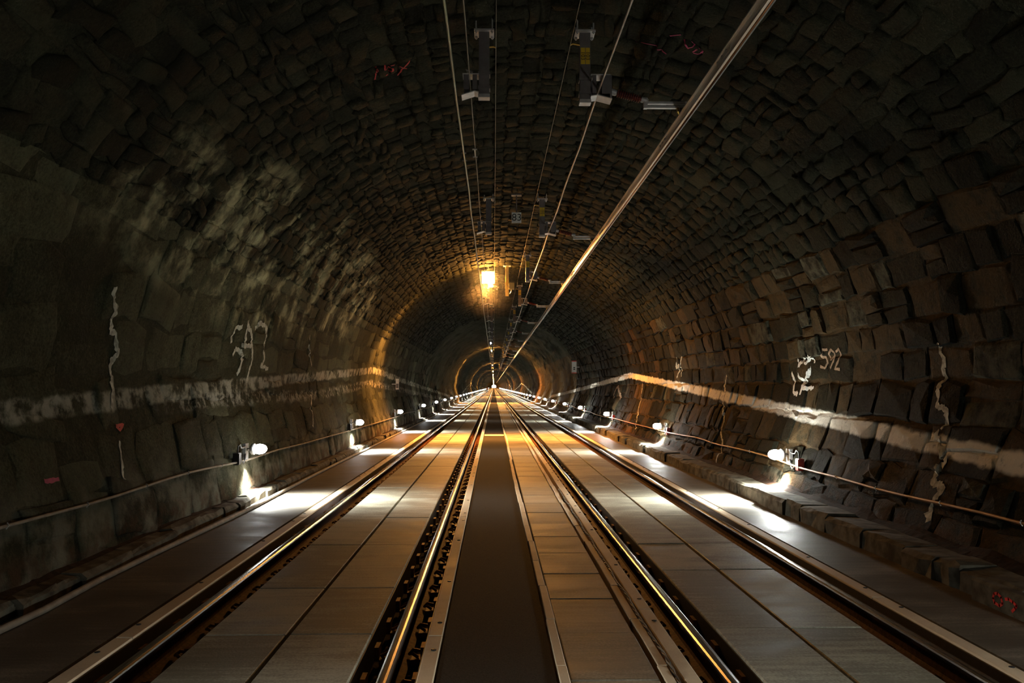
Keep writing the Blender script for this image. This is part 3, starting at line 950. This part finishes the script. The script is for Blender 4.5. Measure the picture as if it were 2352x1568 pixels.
def hanging_post(t, zb):
    """base plate on studs, post and two collars; origin at the plate, z down to zb"""
    MB().box(-.105, .105, -.10, .10, -.008, .008).build('base_plate', M['galv'], t)
    for sx in (-.085, .085):
        for sy in (-.075, .075):
            MB().tube([(sx, sy, -.035), (sx, sy, .13)], .009, 6).build('stud', M['galv'], t)
            MB().lathe([(0, .017), (.016, .017)], (sx, sy, -.024), (0, 0, 1), 6).build('nut', M['galv'], t)
    MB().box(-.055, .055, -.05, .05, zb, -.008).build('post', M['post'], t)
    for z in (zb + .10, zb + .25):
        MB().box(-.064, .064, -.059, .059, z - .016, z + .016).build('collar', M['post'], t)
    MB().box(-.06, .06, -.055, .055, zb - .008, zb + .03).build('end_cap', M['galv'], t)

def right_support(loc):
    t = empty('conductor_support', loc)
    hanging_post(t, -.75)
    p = MB().box(-.048, -.003, -.054, -.050, -.345, -.17).build('label_plate', M['yellow'], t)
    q = MB().box(.003, .048, -.054, -.050, -.345, -.17).build('label_plate', M['yellow'], t)
    for o, x in ((p, -.0255), (q, .0255)):
        label_text('103', .062, o, (x, -.0548, -.2575), (math.pi / 2, math.pi / 2, 0), M['black'])
    # bracket to the right: two side cheeks, a lower and an upper clamp plate
    for y0, y1 in ((-.085, -.079), (.079, .085)):
        MB().box(.07, .112, y0, y1, -.67, -.47).build('cheek', M['post'], t)
        MB().box(.17, .275, y0, y1, -.67, -.47).build('cheek', M['post'], t)
    MB().add([(.055, -.09, -.69), (.12, -.09, -.68), (.275, -.09, -.72), (.275, .09, -.72), (.12, .09, -.68), (.055, .09, -.69),
              (.055, -.09, -.70), (.12, -.09, -.69), (.275, -.09, -.73), (.275, .09, -.73), (.12, .09, -.69), (.055, .09, -.70)],
             [(0, 1, 4, 5), (1, 2, 3, 4), (11, 10, 7, 6), (10, 9, 8, 7), (0, 6, 7, 1), (1, 7, 8, 2), (2, 8, 9, 3), (3, 9, 10, 4), (4, 10, 11, 5), (5, 11, 6, 0)]).build('clamp_plate', M['galv'], t)
    MB().box(.055, .26, -.085, .085, -.475, -.462).build('clamp_plate', M['galv'], t)
    MB().box(.255, .275, -.08, .08, -.71, -.47).build('end_plate', M['post'], t)
    a, b = Vector((.28, 0, -.62)), Vector((.65, 0, -.715))
    d = (b - a)
    L = d.length
    MB().lathe([(0, .035), (.05, .032), (.06, .022)], a, d, 10).build('fitting', M['galv'], t)
    prof = [(.055, .018)]
    for k in range(11):
        q = .065 + k * (L - .13) / 11
        prof += [(q, .02), (q + .006, .042), (q + .012, .042), (q + .019, .02)]
    prof.append((L - .05, .018))
    MB().lathe(prof, a, d, 12).build('insulator', M['insulator'], t, smooth=False)
    MB().lathe([(L - .055, .03), (L, .033), (L + .02, .02)], a, d, 10).build('fitting', M['galv'], t)
    for dz in (-.74, -.785):
        MB().box(.63, 1.19, -.022, .022, dz - .012, dz + .012).build('arm_bar', M['galv'], t)
    MB().box(.62, .66, -.025, .025, -.80, -.69).build('bar_bracket', M['galv'], t)
    MB().box(1.0, 1.12, -.03, .03, -.823, -.797).build('rail_clamp', M['dark'], t)
    MB().tube([(.98, -.02, -.80), (.975, -.05, -.85), (.985, -.04, -.87)], .012, 6).build('hook', M['brass'], t)
    MB().tube([(-.05, -.02, -.13), (-.13, -.02, -.115), (-.155, -.02, -.13)], .008, 6).build('wire_clamp', M['brass'], t)
    return t

def left_support(loc):
    t = empty('feeder_support', loc)
    hanging_post(t, -.70)
    for y0, y1 in ((-.075, -.069), (.069, .075)):
        MB().box(-.215, -.16, y0, y1, -.63, -.47).build('cheek', M['post'], t)
        MB().box(-.12, -.075, y0, y1, -.63, -.47).build('cheek', M['post'], t)
    MB().add([(-.055, -.085, -.655), (-.10, -.085, -.645), (-.235, -.085, -.69), (-.235, .085, -.69), (-.10, .085, -.645), (-.055, .085, -.655),
              (-.055, -.085, -.665), (-.10, -.085, -.655), (-.235, -.085, -.70), (-.235, .085, -.70), (-.10, .085, -.655), (-.055, .085, -.665)],
             [(5, 4, 1, 0), (4, 3, 2, 1), (6, 7, 10, 11), (7, 8, 9, 10), (1, 7, 6, 0), (2, 8, 7, 1), (3, 9, 8, 2), (4, 10, 9, 3), (5, 11, 10, 4), (0, 6, 11, 5)]).build('clamp_plate', M['galv'], t)
    MB().box(-.225, -.055, -.08, .08, -.475, -.462).build('clamp_plate', M['galv'], t)
    MB().tube([(-.16, 0, -.45), (-.19, 0, -.40), (-.12, 0, -.42)], .012, 6).build('hook', M['galv'], t)
    MB().tube([(.05, -.02, -.16), (.10, -.02, -.155), (.125, -.02, -.165)], .008, 6).build('wire_clamp', M['brass'], t)
    return t

SUP = [8.6, 16.4, 23.5, 30.6, 38.6, 46.3]
while SUP[-1] < 150:
    SUP.append(SUP[-1] + 7.6)
rs = right_support((.96, SUP[0], 5.325))
ls = left_support((-.105, SUP[0], 5.325))
near = ORD[:12]
for k, y in enumerate(SUP):
    for src, x, nm, grp in ((rs, .96, 'grey hanging post with a brown ribbed insulator holding the conductor rail', 'conductor rail supports under the vault'), (ls, -.105, 'grey hanging post with a short left bracket for the cables', 'cable supports under the vault')):
        if k == 2 and src is ls:
            continue                                  # the orange lamp hangs in this place
        o = src if k == 0 else copy_tree(src)
        o.location = (x, y, 5.325)
        o['category'] = 'support'
        o['group'] = grp
        o['label'] = (near[k] + ' ' + nm) if k < 12 else 'far distant ' + nm

# the aluminium conductor rail over the right track
CX, CZ = 2.02, 4.50
prof = [(-.045, .0), (.045, .0), (.045, -.012), (.020, -.018), (.018, -.055), (.034, -.085), (.030, -.105), (.012, -.112), (.010, -.100), (.008, -.06), (.006, -.02), (-.006, -.02), (-.008, -.06), (-.010, -.100), (-.012, -.112), (-.030, -.105), (-.034, -.085), (-.018, -.055), (-.020, -.018), (-.045, -.012)]
cr = MB().prism([(CX + x, CZ + z) for x, z in prof][::-1], [y for y in LONG_YS if 1 < y < 640]).build('conductor_rail', M['alu'], label='long bright aluminium conductor rail running over the right track', category='conductor rail')
MB().tube([(CX, 1.5, CZ - .112), (CX, 200, CZ - .112), (CX, 600, CZ - .112)], .010, 8).build('contact_wire', M['copper'], cr, smooth=True)
for y in (7.05, 9.6, 12.9, 15.3, 20.6, 26, 33, 41, 52):
    m = MB().box(CX - .030, CX - .019, y - .2, y + .2, CZ - .060, CZ - .02)
    b2 = m.build('joint_plate', M['alu'], cr)
    for q in (-.14, 0, .14):
        MB().lathe([(0, .012), (.012, .012)], (CX - .030, y + q, CZ - .04), (-1, 0, 0), 6).build('joint_bolt', M['galv'], b2)

# wires that run the length of the vault
def run(name, x, z, r, mat, label, jit, sag, end=260, n=6):
    pts = []
    ys = [1.0] + SUP + [y for y in np.arange(SUP[-1] + 7.6, end, 7.6)]
    for a, b in zip(ys, ys[1:]):
        for k in range(4):
            y = a + (b - a) * k / 4
            w = 4 * (k / 4) * (1 - k / 4)
            pts.append((x + jit * noise.noise(Vector((y * .45, x, 2))), y, z - sag * w + jit * .6 * noise.noise(Vector((y * .4, x, 7)))))
    return MB().tube(pts, r, n).build(name, mat, smooth=True, label=label, category='wire')
run('feeder_cable', -.39, 4.60, .014, M['green_cable'], 'thick greenish cable left of the left hanging posts', .02, .015)
run('support_wire', -.245, 4.71, .006, M['thin_wire'], 'thin slightly wavy wire through the left post brackets', .012, .05)
run('earth_wire', .019, 5.16, .004, M['thin_wire'], 'thin straight wire just right of the left hanging posts', .002, .01)
run('earth_wire', .805, 5.195, .004, M['thin_wire'], 'thin straight wire just left of the right hanging posts', .002, .01)
run('feeder_cable', 1.10, 4.69, .012, M['grey_cable'], 'thick grey wavy cable through the right post brackets', .016, .03)

# small spacer clamps on the two left wires
t = empty('wire_spacer', (-.33, 10.6, 4.6), label='small frame clamp joining the two left wires between the posts', category='clamp')
for dy in (0, .35):
    MB().box(-.09, -.03, dy - .01, dy + .01, .0, .014).build('clamp_bar', M['galv'], t)
    MB().box(.05, .11, dy - .01, dy + .01, .05, .064).build('clamp_bar', M['galv'], t)
for x in (-.06, .08):
    MB().box(x - .006, x + .006, 0, .35, .0 + (.05 if x > 0 else 0), .01 + (.05 if x > 0 else 0)).build('clamp_strip', M['galv'], t)

# number sign 83 hung from the vault
t = empty('number_sign', (.445, 16.2, 4.915), label='small square number sign 83 hanging from the vault between the posts', category='sign')
MB().box(-.095, .095, -.006, .006, -.105, .105).build('plate', M['white'], t)
label_text('83', .20, t, (0.005, -.0075, .0), (math.pi / 2, 0, 0), M['black'], 'digits')
MB().tube([(0, .02, -.09), (0, .02, .50)], .014, 6).build('hanger', M['post'], t)
MB().box(-.10, .10, -.03, .07, .44, .47).build('base_plate', M['post'], t)

# drop post with a pale box, lit by the orange lamp
t = empty('hanging_post', (.42, 26.2, 5.44), label='short orange-lit post hanging from the vault right of the orange lamp', category='post')
MB().box(-.05, .05, -.05, .05, -.98, 0).build('post', M['yellow_box'], t)
MB().box(-.12, .12, -.12, .12, -.03, 0).build('base_plate', M['galv'], t)
t = empty('equipment_box', (.555, 25.9, 4.74), label='small pale square box beside the orange-lit hanging post', category='box')
MB().box(-.085, .085, -.06, .06, -.10, .10, .01).build('body', M['yellow_box'], t)
MB().box(-.075, .075, -.066, -.058, -.09, .08).build('cover', M['yellow_box'], t)
MB().tube([(.0, .0, -.1), (-.02, .0, -.2), (-.06, .02, -.24)], .012, 6).build('lead', M['grey_cable'], t, smooth=True)
MB().box(-.13, -.06, -.02, .02, -.02, .02).build('mount', M['galv'], t)

# narrow signs on the walls
t = empty('wall_sign', (4.20, 43.3, 2.62), label='narrow upright white sign with red ends on the right wall', category='sign')
MB().box(-.125, .125, -.008, .008, -.33, .33).build('plate', M['white'], t)
MB().box(-.125, .125, -.011, -.0078, -.33, -.28).build('red_end', M['sign_red'], t)
MB().box(-.125, .125, -.011, -.0078, .28, .33).build('red_end', M['sign_red'], t)
for z in (-.12, -.03):
    MB().box(-.04, .05, -.011, -.0078, z - .03, z + .03).build('figure', M['black'], t)
MB().box(.05, .30, .0, .02, -.02, .02).build('mount', M['galv'], t)
t = empty('wall_sign', (-3.62, 31.3, 1.69), label='small narrow pale plate on the orange-lit left wall', category='sign')
MB().box(-.06, .06, -.008, .008, -.2, .2).build('plate', M['white'], t)
MB().box(-.045, .045, -.011, -.0078, -.15, .02).build('figure', M['post'], t)
MB().box(-.24, -.04, .0, .02, -.02, .02).build('mount', M['galv'], t)

# ------------------------------------------------------------------ the person far down the left track
def person(loc, label):
    t = empty('person', loc, label=label, category='person')
    J = {'pel': (0, 0, .93, .13), 'chest': (0, 0, 1.28, .16), 'neck': (0, 0, 1.46, .06), 'head': (0, -.01, 1.60, .095), 'top': (0, -.01, 1.70, .07),
         'shL': (-.19, 0, 1.40, .07), 'elL': (-.26, .02, 1.13, .048), 'haL': (-.25, -.08, .90, .035), 'shR': (.19, 0, 1.40, .07), 'elR': (.26, .04, 1.13, .048), 'haR': (.26, .0, .88, .035),
         'hiL': (-.09, 0, .88, .10), 'knL': (-.10, -.10, .50, .07), 'anL': (-.10, -.02, .09, .05), 'toL': (-.11, -.18, .04, .04), 'hiR': (.09, 0, .88, .10), 'knR': (.10, .06, .49, .07), 'anR': (.10, .18, .10, .05), 'toR': (.11, .04, .04, .04)}
    E = [('pel', 'chest'), ('chest', 'neck'), ('neck', 'head'), ('head', 'top'), ('chest', 'shL'), ('shL', 'elL'), ('elL', 'haL'), ('chest', 'shR'), ('shR', 'elR'), ('elR', 'haR'), ('pel', 'hiL'), ('hiL', 'knL'), ('knL', 'anL'), ('anL', 'toL'), ('pel', 'hiR'), ('hiR', 'knR'), ('knR', 'anR'), ('anR', 'toR')]
    names = list(J)
    me = bpy.data.meshes.new('body')
    me.from_pydata([J[n][:3] for n in names], [(names.index(a), names.index(b)) for a, b in E], [])
    o = bpy.data.objects.new('body', me)
    sk = o.modifiers.new('skin', 'SKIN')
    o.modifiers.new('smooth', 'SUBSURF').levels = 1
    for i, n in enumerate(names):
        me.skin_vertices[0].data[i].radius = (J[n][3], J[n][3])
    me.skin_vertices[0].data[0].use_root = True
    me.materials.append(M['trousers'])
    link(o, t)
    MB().lathe([(0, .19), (.12, .20), (.35, .215), (.50, .17), (.545, .09)], (0, 0, .92), (0, 0, 1), 14).build('vest', M['vest'], t, smooth=True)
    MB().lathe([(0, .115), (.05, .11), (.10, .07), (.115, .01)], (0, -.01, 1.64), (0, 0, 1), 12).build('helmet', M['vest'], t, smooth=True)
    return t
person((-1.72, 216, 0.0), 'person in an orange vest and dark trousers walking on the left track')

# ------------------------------------------------------------------ scatter volume added for the glare round the nearest orange lamp
t = NT('glare_scatter')
t.t.nodes.remove(t.b)
vol = t.n('VolumeScatter')
vol.inputs['Color'].default_value = (1, 1, 1, 1)
r = t.n('VectorMath', operation='DISTANCE')
t.put(t.pos(), r.inputs[0])
r.inputs[1].default_value = (-.18, 26.35, 5.10)
k = t.math('SUBTRACT', 1.0, t.math('DIVIDE', r.outputs['Value'], 1.7), clamp=True)
t.put(t.math('MULTIPLY', t.math('POWER', k, 4.0), GLARE_DENSITY), vol.inputs['Density'])
vol.inputs['Anisotropy'].default_value = 0.3
t.t.links.new(vol.outputs[0], t.t.nodes['Material Output'].inputs['Volume'])
MB().ellipsoid((-.18, 26.5, 4.98), (1.75, 1.75, 1.75), 20, 12).build('glare_volume', t.m, smooth=True, kind='stuff', label='added scatter volume for the orange glare round the nearest vault lamp', category='glare_volume')
